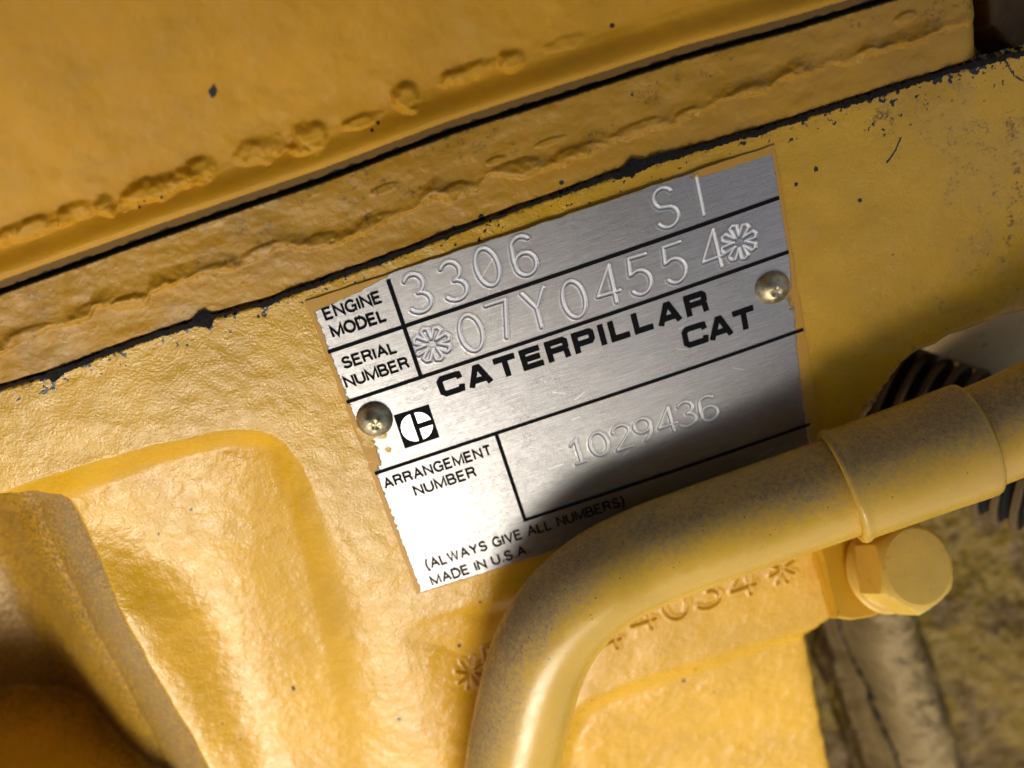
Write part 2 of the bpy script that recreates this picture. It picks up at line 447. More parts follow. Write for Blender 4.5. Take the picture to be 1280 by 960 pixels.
# ------------------------------------------------------------------ engine casting
def casting():
    st = 0.030
    P = [at(x, y) for x, y in ((-230, -60), (1420, -60), (1420, 1060), (-230, 1060))]
    x0 = min(p[0] for p in P); x1 = max(p[0] for p in P); y0 = min(p[1] for p in P); y1 = max(p[1] for p in P)
    xs = np.arange(x0, x1, st); ys = np.arange(y0, y1, st)
    X, Y = np.meshgrid(xs, ys)
    px, py = to_px(X, Y, 0 * X)
    wob = (fbm(px / 60, py / 60, 3) - .5) * 10 + (fbm(px / 14, py / 14, 5, 3) - .5) * 4
    px_, py_ = px + wob, py + (fbm(px / 50 + 9, py / 50, 11) - .5) * 8
    Z = np.zeros_like(X)
    # broad unevenness and lumps of thick paint over rough casting
    lump = (fbm(X * 1.4, Y * 1.4, 21, 4) - .5)
    flat = 1 - .0 * X
    # --- big left pocket
    P1 = smooth_curve([(-420, 760), (-150, 672), (0, 616), (110, 578), (230, 546), (300, 535), (348, 544), (374, 572), (392, 612), (425, 668), (462, 730), (492, 790), (520, 860), (548, 940), (590, 1100)], 5) + [(590, 1500), (-420, 1500)]
    s1 = sdf(px_, py_, P1)
    wid = 46 + 120 * sm(340, 480, px) * sm(560, 720, py) + 22 * sm(250, 0, px)
    t1 = np.clip(s1 / wid, 0, 1)
    prof = np.where(t1 < 1, np.sin(t1 * math.pi / 2) ** 1.3, 1.0)
    dep = 0.75 + .25 * sm(600, 800, py) - .80 * sm(260, 500, px)
    Z -= dep * prof * (s1 > 0)
    # --- deep slot at the lower left; the pocket floor rises to its rim
    Q = smooth_curve([(-260, 650), (-80, 622), (0, 620), (48, 628), (78, 652), (104, 700), (140, 766), (178, 836), (222, 910), (262, 985), (290, 1050)], 5) + [(290, 1070), (-260, 1070), (-260, 660)]
    sq = sdf(px + wob * .4, py_ * 1.0, Q)
    Z += (s1 > 0) * 0.62 * sm(670, 800, py) * np.exp(-(np.clip(-sq, 0, 400) / 62.0) ** 2)
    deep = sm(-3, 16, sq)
    dR = seg_dist(px + wob * .4, py, smooth_curve([(48, 628), (78, 652), (104, 700), (140, 766), (178, 836), (222, 910), (262, 985), (320, 1110)], 5))
    Z += deep * (-.9 - 1.1 * (np.clip(dR, 0, 90) / 90) ** 1.6 - 3.2 * sm(80, 260, dR))
    # --- step under the plate, lower stamped strip
    STEP = [(500, 792), (532, 777), (600, 757), (700, 727), (860, 677), (1060, 612), (1400, 500), (1400, 1500), (620, 1500), (575, 1000), (545, 905), (520, 835)]
    s3 = sdf(px_, py_, STEP)
    ws = 26 + 100 * sm(765, 805, py) * sm(660, 570, px)
    Z -= .17 * sm(-.3, 1, s3 / ws)
    Z -= .30 * sm(0, 150, s3) * sm(760, 560, px)
    # --- lower pocket beneath the stamped strip
    P2 = smooth_curve([(660, 1100), (690, 960), (720, 900), (765, 868), (830, 846), (900, 824), (960, 806), (1020, 790), (1110, 765)], 5) + [(1400, 760), (1400, 1500), (660, 1500)]
    s2 = sdf(px + wob, py + wob * .6, P2)
    Z -= .72 * sm(-4, 42, s2) + .25 * sm(40, 160, s2)
    # --- stamped mark on the strip
    H = np.zeros_like(X)
    up = at(760, 650) - at(790, 750)
    def stamp(chars, wpx, hpx, wd):
        nonlocal H
        for ch, cx, cy in chars:
            c = at(cx, cy, -.3)
            e = (at(cx + 30, cy - 9.9, -.3) - at(cx, cy, -.3)); e /= np.linalg.norm(e)
            n = np.array([-e[1], e[0], 0])
            s_ = hpx / 52.0
            strokes = STAMP[ch] if ch in STAMP else star(8, .06, .5)
            sel = (np.abs(X - c[0]) < s_ * 1.1) & (np.abs(Y - c[1]) < s_ * 1.1)
            xx, yy = X[sel], Y[sel]
            d = np.full(xx.shape, 9.0)
            for stp in strokes:
                w0 = .29 if ch in STAMP else .5
                pts = [(c[0] + ((a - w0) * e[0] * wpx / hpx / .58 * (1 if ch in STAMP else .58) + (b_ - .5) * n[0]) * s_, c[1] + ((a - w0) * e[1] * wpx / hpx / .58 * (1 if ch in STAMP else .58) + (b_ - .5) * n[1]) * s_) for a, b_ in stp]
                d = np.minimum(d, seg_dist(xx, yy, pts))
            H[sel] += -.065 * np.exp(-(d / wd) ** 2) + .03 * np.exp(-((d - wd * 2.1) / wd) ** 2)
    stamp([('*', 588, 838), ('5', 622, 822), ('4', 757, 790), ('4', 800, 765), ('0', 842, 750), ('3', 882, 735), ('4', 925, 722), ('*', 975, 706)], 34, 50, .033)
    Z += H
    # --- relief
    inP = sm(0, 60, s1)
    rough_a = fbm(X * 3.2, Y * 3.2, 41, 4) - .5
    rough_b = fbm(X * 9, Y * 9, 51, 3) - .5
    Z += lump * .045 + rough_a * (.008 + .006 * inP + .035 * sm(0, 60, s2)) + rough_b * (.004 + .006 * inP)
    # run of paint blobs on the lower strip
    # --- chips, grime, dust, painted shade in the slot
    yb = yline(BLK, px)
    dl = py - yb
    g = fbm(px / 9, py / 9, 61, 4)
    g2 = fbm(px / 40, py / 40, 71, 4)
    dirt_shade = .85 * np.exp(-np.clip(dl, 0, 999) / 16) * sm(.35, .6, g)
    dirt_shade = np.maximum(dirt_shade, .5 * sm(.45, .62, g2) * sm(.42, .6, g) * sm(1010, 1180, px) * sm(560, 420, py))
    dirt_shade = np.maximum(dirt_shade, .75 * np.exp(-((px - 1108) / 40) ** 2 - ((py - 152) / 26) ** 2) * sm(.4, .55, g))
    dirt_shade = np.maximum(dirt_shade, .9 * np.exp(-seg_dist(px, py, [(1040, 590), (1075, 535), (1110, 490), (1150, 450)]) / 26) * sm(.30, .55, g))
    dirt_shade = np.maximum(dirt_shade, .7 * np.exp(-seg_dist(px, py, [(1262, 150), (1275, 230), (1255, 330)]) / 22) * sm(.35, .6, g))
    dirt_shade = np.maximum(dirt_shade, .72 * deep)  # slot interior darkened: its shade is put into the colour
    seam = sm(1030, 1080, px) + .7 * np.exp(-((px - 70) / 60) ** 2) + .6 * np.exp(-((px - 262) / 60) ** 2) + .45
    g4 = fbm(px / 6, py / 6, 161, 4)
    blk = np.zeros_like(X)
    blk = np.maximum(blk, sm(.74, .79, g4 + .24 * np.clip(seam, 0, 1.1) * np.exp(-np.clip(dl - 2, 0, 999) / 13) - .03) * (dl < 26 + 30 * (px > 1080)))
    for (cx, cy, r) in ((1215, 84, 6), (366, 884, 3), (499, 901, 2.5), (234, 661, 2.5), (65, 642, 4), (24, 670, 3), (1020, 211, 3), (330, 393, 3.5), (602, 275, 5), (619, 813, 3), (575, 812, 2.5), (150, 440, 3), (995, 230, 2.5), (868, 880, 2.5), (880, 858, 2.5), (1075, 250, 2.5)):
        blk = np.maximum(blk, (np.hypot(px - cx, py - cy) < r * (1 + .5 * (g - .5))) * 1.0)
    rnd = random.Random(3)
    for k in range(22):
        cx = rnd.uniform(0, 1270); cy = rnd.uniform(250, 950); r = rnd.uniform(1.0, 1.9)
        blk = np.maximum(blk, (np.hypot(px - cx, py - cy) < r) * .9)
    # thin cracks in the paint at the upper right
    for pts in ([(1126, 172), (1119, 188), (1108, 203)], [(1256, 75), (1268, 95), (1280, 100)]):
        blk = np.maximum(blk, sm(1.6, .7, seg_dist(px, py + (g - .5) * 5, pts)))
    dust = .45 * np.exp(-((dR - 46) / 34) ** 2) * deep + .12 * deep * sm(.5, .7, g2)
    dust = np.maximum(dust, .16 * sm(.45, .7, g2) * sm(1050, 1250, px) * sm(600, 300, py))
    # --- trim: top at the black joint, right side along its free edge
    EDGE = [(1560, 330), (1400, 365), (1280, 394), (1258, 397), (1235, 405), (1210, 417), (1190, 422), (1172, 433), (1150, 441), (1132, 455), (1117, 470), (1104, 494), (1086, 520), (1062, 560), (1046, 640), (1046, 700), (1050, 774), (1032, 790), (1022, 812), (1036, 880), (1052, 960), (1066, 1040), (1080, 1300), (1900, 1300), (1900, 330)]
    se = sdf(px + (g - .5) * 5, py + (g2 - .5) * 5, EDGE)
    Z -= 2.6 * sm(-3, 26, se) ** 1.2
    Z -= .10 * np.exp(-np.clip(-se, 0, 99) / 5)
    dirt_shade = np.maximum(dirt_shade, sm(-3, 5, se) * .9)
    dust = dust * (se < 0)
    keep = (dl > -6) & (se < 30)
    Z -= .25 * sm(3, -5, dl)
    o = grid_mesh('engine_casting', X, Y, Z, [dirt_shade, blk, dust], M['cast'], keep)
    tag(o, 'thick yellow painted engine casting with a rounded pocket, carrying the metal data plate', 'engine casting')
casting()

# ------------------------------------------------------------------ sheets that follow a photograph line
def strip(name, lo_c, hi_c, x0, x1, nx, nv, hfun, afun, mat, z):
    """sheet between two lines; v runs 0 (lower line) to 1 (upper line)"""
    u = np.linspace(x0, x1, nx); v = np.linspace(0, 1, nv)
    U, Vv = np.meshgrid(u, v)
    PX = U; PY = yline(lo_c, U) * (1 - Vv) + yline(hi_c, U) * Vv
    D = np.stack([(PX - 640) / F, -(PY - 480) / F, -np.ones_like(PX)], -1) @ R
    T = (z - CAM[2]) / D[..., 2]
    X = CAM[0] + D[..., 0] * T; Y = CAM[1] + D[..., 1] * T
    Z = z + hfun(PX, PY, Vv, X, Y)
    return grid_mesh(name, X, Y, Z, afun(PX, PY, Vv, X, Y), mat)

WELD = [(-260, 520), (-60, 462), (0, 441), (45, 424), (82, 405), (112, 399), (118, 388), (135, 384), (160, 388), (184, 381), (188, 366), (215, 358), (242, 346), (300, 335), (330, 322), (352, 312), (392, 314), (425, 302), (470, 285), (520, 262), (540, 246), (566, 250), (596, 240), (612, 221), (640, 224), (690, 212), (760, 184), (850, 155), (880, 140), (925, 119), (958, 115), (985, 98), (1075, 76), (1092, 68), (1115, 66), (1150, 50), (1215, 30), (1300, 10), (1560, -60)]
def rail_h(px, py, v, X, Y):
    yw = yline(WELD, px) + (fbm(px / 16, py / 16, 7, 3) - .5) * 12
    d = yw - py + (fbm(px / 9, py / 9, 8, 3) - .5) * 5
    mod = .35 + .65 * sm(.35, .62, fbm(px / 55, px * 0 + 3.3, 12, 3))
    z = mod * (.11 * sm(-1.5, 5.5, d) - .075 * sm(5, 26, d) + .045 * np.exp(-((d - 7) / 5) ** 2))
    z = z + .05 * (fbm(X * 1.6, Y * 2.6, 31, 2) - .5) + .018 * (fbm(X * 3, Y * 4, 35, 2) - .5) * sm(-4, 8, d) + .012 * (fbm(X * 10, Y * 10, 36, 3) - .5)
    # folded lumps inside the welded zone
    rg = 1 - np.abs(fbm(px / 60, py / 24, 91, 2) * 2 - 1)
    for cx, cy, rx, ry, h in ((36, 416, 34, 8, .05), (112, 386, 20, 9, .05), (158, 378, 27, 9, .10), (214, 358, 26, 10, .09), (262, 338, 26, 8, .06), (330, 312, 32, 8, .06), (395, 300, 26, 8, .07), (470, 276, 26, 9, .05), (566, 240, 32, 10, .10), (640, 212, 36, 11, .08), (720, 190, 34, 9, .05), (800, 160, 40, 9, .05), (860, 142, 20, 8, .06), (932, 112, 26, 8, .09), (1082, 66, 16, 8, .10), (1108, 60, 14, 7, .10), (1130, 22, 16, 7, .06), (480, 236, 20, 6, .04), (690, 176, 22, 5, .04), (620, 200, 14, 5, .05)):
        ax = px - cx; ay = py - cy; a = ax * .945 - ay * .326; b_ = ax * .326 + ay * .945
        rr = (a / rx) ** 2 + (b_ / ry) ** 2 + (fbm(px / 12, py / 12, 19, 2) - .5) * .6
        z = z + h * .75 * sm(1.2, .35, rr) * sm(4, 14, d)
    # rounded lower edge, dropping behind at the top
    z = z - .34 * (1 - np.sqrt(np.clip(1 - (1 - np.clip(v / .05, 0, 1)) ** 2, 0, 1)))
    z = z - .7 * sm(.99, 1.0, v)
    # outer rounded end beside the top right corner
    xe = 1243 + (py - 60) * .04
    t = np.clip((px - (xe - 46)) / 46, 0, 1)
    z = z - 1.3 * (1 - np.sqrt(np.clip(1 - t ** 2.2, 0, 1))) - 1.2 * (px > xe)
    return z
def rail_a(px, py, v, X, Y):
    yw = yline(WELD, px); d = yw - py
    g = fbm(px / 9, py / 9, 63, 4); g2 = fbm(px / 45, py / 30, 64, 4)
    dirt_shade = .55 * sm(.45, .65, g2) * sm(.42, .6, g) * sm(-25, 5, d)
    dirt_shade = np.maximum(dirt_shade, .8 * np.exp(-v / .10) * sm(.40, .62, g))
    dirt_shade = np.maximum(dirt_shade, .9 * sm(.93, 1, v))
    dirt_shade = np.maximum(dirt_shade, .32 * np.exp(-((d + 9) / 9) ** 2) * sm(.4, .6, g2))
    blk = np.zeros_like(px)
    for (cx, cy, r) in ((702, 228, 3.2), (575, 286, 3), (567, 284, 2), (602, 272, 4.5), (553, 295, 2), (790, 118, 2)):
        blk = np.maximum(blk, (np.hypot(px - cx, py - cy) < r) * 1.0)
    dust = .25 * sm(.5, .7, g2) * sm(560, 200, px)
    return [dirt_shade, blk, dust]
GAP_LO = [(x, y + 1) for x, y in GAP]
rail = strip('mounting_rail', [(x, y - 2) for x, y in BLK], GAP_LO, -140, 1250, 1200, 150, rail_h, rail_a, M['rail'], .22)
tag(rail, 'brownish yellow rail with ragged weld beads between the upper panel and the black joint', 'rail')

def cover():
    BLOB = [(36, 288, 52, 13, .20), (92, 268, 26, 12, .13), (130, 260, 13, 15, .22), (196, 238, 58, 16, .26), (250, 216, 19, 19, .22), (322, 190, 34, 17, .15), (385, 174, 26, 20, .20), (508, 124, 19, 20, .26), (455, 152, 26, 9, .10), (588, 92, 44, 12, .16), (640, 76, 18, 16, .18), (710, 55, 36, 9, .05)]
    OUT = [(x - 30, y - 620) for x, y in GAP]
    u = np.linspace(-300, 1290, 950)
    v = np.concatenate([np.linspace(0, .10, 90), np.linspace(.10, 1, 260)[1:]])
    U, V = np.meshgrid(u, v)
    PX = U; PY = yline(GAP, U) - 1 - V * 620
    d = V * 620
    z0 = .42
    D = np.stack([(PX - 640) / F, -(PY - 480) / F, -np.ones_like(PX)], -1) @ R
    T = (z0 - CAM[2]) / D[..., 2]
    X = CAM[0] + D[..., 0] * T; Y = CAM[1] + D[..., 1] * T
    # thin dirty chamfer, rounded lip, shallow fillet, then the panel rising towards the viewer
    Z = z0 - .17 * np.clip((15 - d) / 14, 0, 1) - .5 * sm(1.0, 0, d) - .05 * np.exp(-((d - 15) / 3) ** 2)
    Z = Z - .16 * sm(22, 52, d) * 1.0
    Z = Z + .9 * (np.clip(d - 60, 0, 999) / 200) ** 1.25
    for cx, cy, rx, ry, h in BLOB:
        ax = (PX - cx); ay = (PY - cy)
        a = ax * .945 - ay * .326; b_ = ax * .326 + ay * .945
        rr = (a / rx) ** 2 + (b_ / ry) ** 2 + (fbm(PX / 16, PY / 16, 17, 3) - .5) * 1.3
        Z = Z + h * .75 * sm(1.3, .1, rr) * (1 - .25 * (a / rx))
    Z = Z + .14 * (fbm(X * .9, Y * .9, 81, 3) - .5) * sm(20, 80, d) + .04 * (fbm(X * 2.4, Y * 2.4, 82, 4) - .5) * sm(25, 70, d) + .010 * (fbm(X * 9, Y * 9, 83, 3) - .5)
    g = fbm(PX / 9, PY / 9, 73, 4)
    dirt_shade = sm(16, 10, d) * 1.5
    dirt_shade = np.maximum(dirt_shade, .30 * np.exp(-((d - 58) / 18) ** 2) * sm(.4, .62, fbm(PX / 40, PY / 40, 75)))
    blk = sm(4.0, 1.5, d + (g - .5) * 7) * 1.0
    blk = np.maximum(blk, (np.hypot((PX - 268) * 1.4 + (PY - 111) * .3, PY - 111) < 8 * (1 + (g - .5))) * 1.0)
    dust = .12 * sm(26, 14, d) * sm(9, 13, d)
    for (cx, cy, r) in ((473, 155, 2.5), (465, 164, 2.5), (180, 252, 2), (173, 261, 2), (202, 247, 2), (768, 33, 3)):
        blk = np.maximum(blk, (np.hypot(PX - cx, PY - cy) < r) * 1.0)
    o = grid_mesh('cover_panel', X, Y, Z, [dirt_shade, blk, dust], M['cover'])
    tag(o, 'large yellow cover panel across the top left with lumpy soft welds above its lip', 'panel')
cover()

# black ragged joint line
def joint():
    u = np.linspace(-140, 1420, 2200); v = np.linspace(-1, 1, 17)
    U, V = np.meshgrid(u, v)
    c = yline(BLK, U) - 1
    base = 2.0 + 1.5 * sm(.4, .6, fbm(U / 60, U * 0, 5, 3)) + 2.4 * sm(660, 800, U) * sm(1000, 880, U) + 2.5 * sm(1040, 1110, U) * sm(1180, 1130, U)
    up = base * (.7 + 1.5 * (fbm(U / 6, U * 0 + 1.5, 6, 4) - .35))
    dn = base * (.7 + 1.7 * (fbm(U / 5, U * 0 + 8.5, 9, 4) - .35))
    for cx, w_, a in ((70, 9, 9), (255, 9, 6), (332, 10, 4), (262, 4, 6), (790, 14, 6)):
        dn = dn + a * np.exp(-((U - cx) / w_) ** 2)
    for cx, w_, a in ((252, 9, 8), (790, 9, 9), (820, 14, 5)):
        up = up + a * np.exp(-((U - cx) / w_) ** 2)
    off = np.where(V < 0, V * up, V * dn) + 1.0 + (fbm(U / 18, U * 0, 13) - .5) * 3
    z0 = .10 + .0 * V
    PX, PY = U, c + off
    D = np.stack([(PX - 640) / F, -(PY - 480) / F, -np.ones_like(PX)], -1) @ R
    z0 = np.interp(V[:, :1] * np.ones_like(U), [-1, 0, 1], [.26, .13, .02]) + .02
    T = (z0 - CAM[2]) / D[..., 2]
    X = CAM[0] + D[..., 0] * T; Y = CAM[1] + D[..., 1] * T
    Z = z0 + .05 * (1 - V ** 2) + .05 * (fbm(U / 6, V * 2, 15, 3) - .5)
    o = grid_mesh('joint_sealant', X, Y, Z, None, M['sealant'])
    tag(o, 'ragged thin black sealant line running diagonally above the data plate', 'sealant')
joint()

# ------------------------------------------------------------------ data plate
PT = .07
cor = {'tl': at(381, 377, PT), 'tr': at(970, 180, PT), 'bl': at(522, 745, PT), 'br': at(1034, 583, PT)}
def plate_h(X, Y):
    """gentle warp of the sheet and dents round the rivets"""
    z = .02 * np.sin(X * .55 + .4) + .014 * np.sin(Y * .7 + X * .25) + .025 * np.exp(-((X - 3.3) / 2.0) ** 2 - ((Y + 1.6) / 1.3) ** 2)
    z = z - .006 * (X - 0) ** 2 * .25
    for (a, b_) in ((470, 537), (970.5, 369)):
        c = at(a, b_, PT)
        z = z - .02 * np.exp(-((X - c[0]) ** 2 + (Y - c[1]) ** 2) / .35)
    return z
def plate():
    root = empty('identification_plate', tuple(at(720, 470, 0)))
    tag(root, 'brushed aluminium engine data plate with stamped serial numbers, riveted to the yellow casting', 'data plate')
    nu, nv = 860, 660
    u = np.linspace(0, 1, nu); v = np.linspace(0, 1, nv)
    U, V = np.meshgrid(u, v)
    def bil(k): return (cor['tl'][k] * (1 - U) + cor['tr'][k] * U) * (1 - V) + (cor['bl'][k] * (1 - U) + cor['br'][k] * U) * V
    X, Y = bil(0), bil(1)
    # slightly nibbled outline
    ax = at(800, 400, PT) - at(700, 433, PT)
    edge = np.minimum.reduce([U * 10, (1 - U) * 10, V * 7.6, (1 - V) * 7.6])
    X = X + (fbm(Y * 3, Y * 0, 2, 3) - .5) * .03 * np.exp(-edge / .15)
    Y = Y + (fbm(X * 3, X * 0, 4, 3) - .5) * .05 * np.exp(-edge / .15)
    Z = PT + plate_h(X, Y)
    px, py = to_px(X, Y, Z)
    G = np.zeros_like(X); H = np.zeros_like(X)
    def stamp(ch, cx, cy, wpx, hpx, wd, dep):
        c = at(cx, cy, PT)
        e = at(cx + 30, cy - 10.0, PT) - c; e /= np.linalg.norm(e); n = np.array([-e[1], e[0], 0])
        q = at(cx - 3, cy - 10, PT) - c
        spx = 10 / np.linalg.norm(q) * 1.02          # pixels per unit here
        s_h = hpx / spx; s_w = wpx / spx
        st_ = flower() if ch == '*' else STAMP[ch]
        k0 = .5 if ch == '*' else .29; kw = 1.0 if ch == '*' else .58
        sel = (np.abs(X - c[0]) < s_h) & (np.abs(Y - c[1]) < s_h)
        xx, yy = X[sel], Y[sel]; d = np.full(xx.shape, 9.0)
        rot = random.uniform(-.04, .04)
        for stp in st_:
            pts = []
            for a, b_ in stp:
                A = (a - k0) / kw * s_w; B = (b_ - .5) * s_h
                A, B = A - B * rot, B + A * rot
                pts.append((c[0] + A * e[0] + B * n[0], c[1] + A * e[1] + B * n[1]))
            d = np.minimum(d, seg_dist(xx, yy, pts))
        H[sel] += -dep * np.exp(-(d / wd) ** 2) + dep * .16 * np.exp(-((d - wd * 2.1) / (wd * .8)) ** 2)
        G[sel] = np.maximum(G[sel], sm(wd * 1.5, wd * .6, d))
    for ch, x, y in (('3', 521.7, 366.7), ('3', 566.7, 351.2), ('0', 608.9, 334.4), ('6', 653.9, 320.3), ('S', 831.6, 259.8), ('I', 874.9, 245.2)):
        stamp(ch, x, y, 28, 48, .024, .024)
    for ch, x, y in (('0', 588.7, 417), ('7', 625.8, 400.4), ('Y', 670.8, 386.4), ('0', 716.9, 374.3), ('4', 757.7, 356.9), ('5', 799, 344.2), ('5', 842.6, 329.6), ('4', 889, 313.3)):
        stamp(ch, x, y, 27, 46, .024, .024)
    stamp('*', 540, 431.5, 43, 43, .025, .030); stamp('*', 923.6, 303.4, 43, 43, .025, .030)
    for ch, x, y in (('1', 723, 564.5), ('0', 748.4, 555.5), ('2', 777.3, 546.2), ('9', 804, 537.8), ('4', 832.2, 525.7), ('3', 857.5, 516.7), ('6', 884.2, 510.2)):
        stamp(ch, x, y, 20, 29, .022, .024)
    Z = Z + H
    # a few bright scratches
    rnd = random.Random(11)
    for k in range(26):
        x = rnd.uniform(470, 960); y = rnd.uniform(300, 640); a = rnd.uniform(-.9, .2); L = rnd.uniform(5, 26)
        d = seg_dist(px, py, [(x, y), (x + L * math.cos(a), y + L * math.sin(a))])
        G = np.maximum(G, .35 * sm(1.0, .3, d))
    G = np.maximum(G, .5 * sm(.9, .4, seg_dist(px, py, [(602, 347), (616, 323)])))
    # overpaint creeping in from the edges
    eu = U * 10; er = (1 - U) * 10; et = V * 7.6; eb = (1 - V) * 7.6
    O = 1.0 * np.exp(-(eu / .14) ** 1.5)
    O = np.maximum(O, 1.1 * np.exp(-(eu / .33) ** 2) * sm(.38, .45, V) * sm(.62, .50, V))
    O = np.maximum(O, 1.2 * np.exp(-(er / (.10 + .22 * sm(.25, .75, V))) ** 2))
    O = np.maximum(O, 1.1 * np.exp(-(er / .42) ** 2) * sm(.86, .98, V))
    O = np.maximum(O, 1.2 * sm(.40, .16, et + eu * .11) * sm(2.6, .8, eu))
    O = np.maximum(O, 1.2 * sm(.24, .10, et) * sm(2.4, 1.0, er))
    O = np.maximum(O, .6 * np.exp(-(et / .05) ** 2)); O = np.maximum(O, .8 * np.exp(-(eb / .07) ** 2))
    O = np.maximum(O, .78 * np.exp(-((px - 1000) / 9) ** 2 - ((py - 431) / 6) ** 2))
    O = np.maximum(O, .62 * np.exp(-((px - 452) / 22) ** 2 - ((py - 548) / 30) ** 2))
    O = np.maximum(O, .62 * np.exp(-((px - 992) / 14) ** 2 - ((py - 372) / 30) ** 2))
    grit = .35 + .65 * sm(.42, .62, fbm(X * .55, Y * .55, 23, 3)) - .3 * sm(5.5, 7.5, V * 7.6) 
    grit = grit * (1 - .6 * sm(.3, 0, U))
    # side skirt
    rim = (U < 1e-6) | (U > 1 - 1e-6) | (V < 1e-6) | (V > 1 - 1e-6)
    Z = np.where(rim, .0, Z)
    O = np.where(rim, 1.0, O)
    o = grid_mesh('plate_sheet', X, Y, Z, [O, G, np.clip(grit, 0, 1)], M['plate'])
    keep_world(o, root)
    return root
proot = plate()

def ribbon(V, Fc, pts, w, z):
    """mitred flat ribbon lying on the plate"""
    pts = [np.array(p[:2], float) for p in pts]
    closed = np.linalg.norm(pts[0] - pts[-1]) < 1e-6
    n = len(pts); b0 = len(V)
    for i in range(n):
        a = pts[i - 1] if i > 0 else (pts[-2] if closed else None)
        b_ = pts[i + 1] if i < n - 1 else (pts[1] if closed else None)
        ds = []
        if a is not None: t = pts[i] - a; ds.append(t / (np.linalg.norm(t) + 1e-12))
        if b_ is not None: t = b_ - pts[i]; ds.append(t / (np.linalg.norm(t) + 1e-12))
        if len(ds) == 2:
            n1 = np.array([-ds[0][1], ds[0][0]]); n2 = np.array([-ds[1][1], ds[1][0]])
            mm = n1 + n2; L = np.linalg.norm(mm)
            mm = mm / L if L > 1e-6 else n1
            k = 1 / max(.42, mm @ n1)
        else:
            mm = np.array([-ds[0][1], ds[0][0]]); k = 1
        for s_ in (1, -1):
            q = pts[i] + mm * k * w * .5 * s_
            V.append((q[0], q[1], PT + plate_h(q[0], q[1]) + z))
    for i in range(n - 1):
        a = b0 + 2 * i
        Fc.append((a, a + 1, a + 3, a + 2))

def seg_ribbon(a, b_, w, z, n=40):
    V = []; Fc = []
    a = at(*a, PT); b_ = at(*b_, PT)
    ribbon(V, Fc, [a + (b_ - a) * i / n for i in range(n + 1)], w, z)
    return V, Fc

def word(text, p0, p1, cap_px, font, stroke, gap, name='printed_word', label=None):
    """letters from baseline start p0 to baseline end p1 (pixels)"""
    A = at(*p0, PT)[:2]; B = at(*p1, PT)[:2]
    e = B - A; L = np.linalg.norm(e); e = e / L; n = np.array([-e[1], e[0]])
    mid = ((p0[0] + p1[0]) / 2, (p0[1] + p1[1]) / 2)
    q = np.linalg.norm(at(mid[0] - 3.1, mid[1] - 9.5, PT) - at(*mid, PT))
    s = cap_px * q / 10.0
    adv = sum(font[c][0] + gap for c in text) - gap
    kx = L / adv
    V = []; Fc = []; x = 0.0; k = 0
    for c in text:
        wd, sts = font[c]
        for stp in sts:
            ins = stroke * .5
            pts = []
            for a, b_ in stp:
                yy = ins / s * 1.0 + b_ * (1 - ins / s * 2) if font is PR and c not in '()' else b_
                pts.append(A + e * (x + a) * kx + n * yy * s)
            ribbon(V, Fc, pts, stroke, .014 + .0007 * (k % 4)); k += 1
        x += wd + gap
    o = mesh_obj(name, V, Fc, M['ink'], smooth=False)
    keep_world(o, proot)
    if label: o['label'] = label
    return o

FW = .047
word('ENGINE', (408.4, 401.3), (478, 378.8), 16.2, PR, FW, .24)
word('MODEL', (418.0, 423.5), (483.7, 401.8), 16.2, PR, FW + .006, .22)
word('SERIAL', (431.5, 462.4), (496.7, 441.6), 15.2, PR, FW, .22)
word('NUMBER', (434.5, 486.6), (512.2, 460.8), 15.4, PR, FW, .22)
word('ARRANGEMENT', (483.0, 613.2), (615.5, 569.4), 13.6, PR, FW - .003, .24)
word('NUMBER', (521, 622.0), (596, 596.9), 13.6, PR, FW - .003, .24)
word('(ALWAYS GIVE ALL NUMBERS)', (535, 713.5), (781, 631.5), 12.8, PR, FW - .002, .24)
word('MADE IN U.S.A.', (541.8, 733.6), (663, 692.4), 12.8, PR, FW, .24)
word('CATERPILLAR', (552.5, 498.0), (886, 387.0), 25.5, WIDE, .125, .22)
word('CAT', (855.5, 436.0), (945.5, 407.0), 25.5, WIDE, .125, .08)

for i, (a, b_, w_) in enumerate([((410, 441.2), (974.5, 247.7), .082), ((433.4, 504.2), (986.3, 315.2), .078), ((468.8, 593.8), (1004.5, 412.1), .074), ((654.5, 651.5), (1013, 530.5), .076),
                                 ((485.1, 350), (526.5, 472.5), .085), ((620.9, 545), (657, 652.5), .080)]):
    V, Fc = seg_ribbon(a, b_, w_, .013 + .0011 * i)
    o = mesh_obj('ruled_line', V, Fc, M['ink'], smooth=False); keep_world(o, proot)

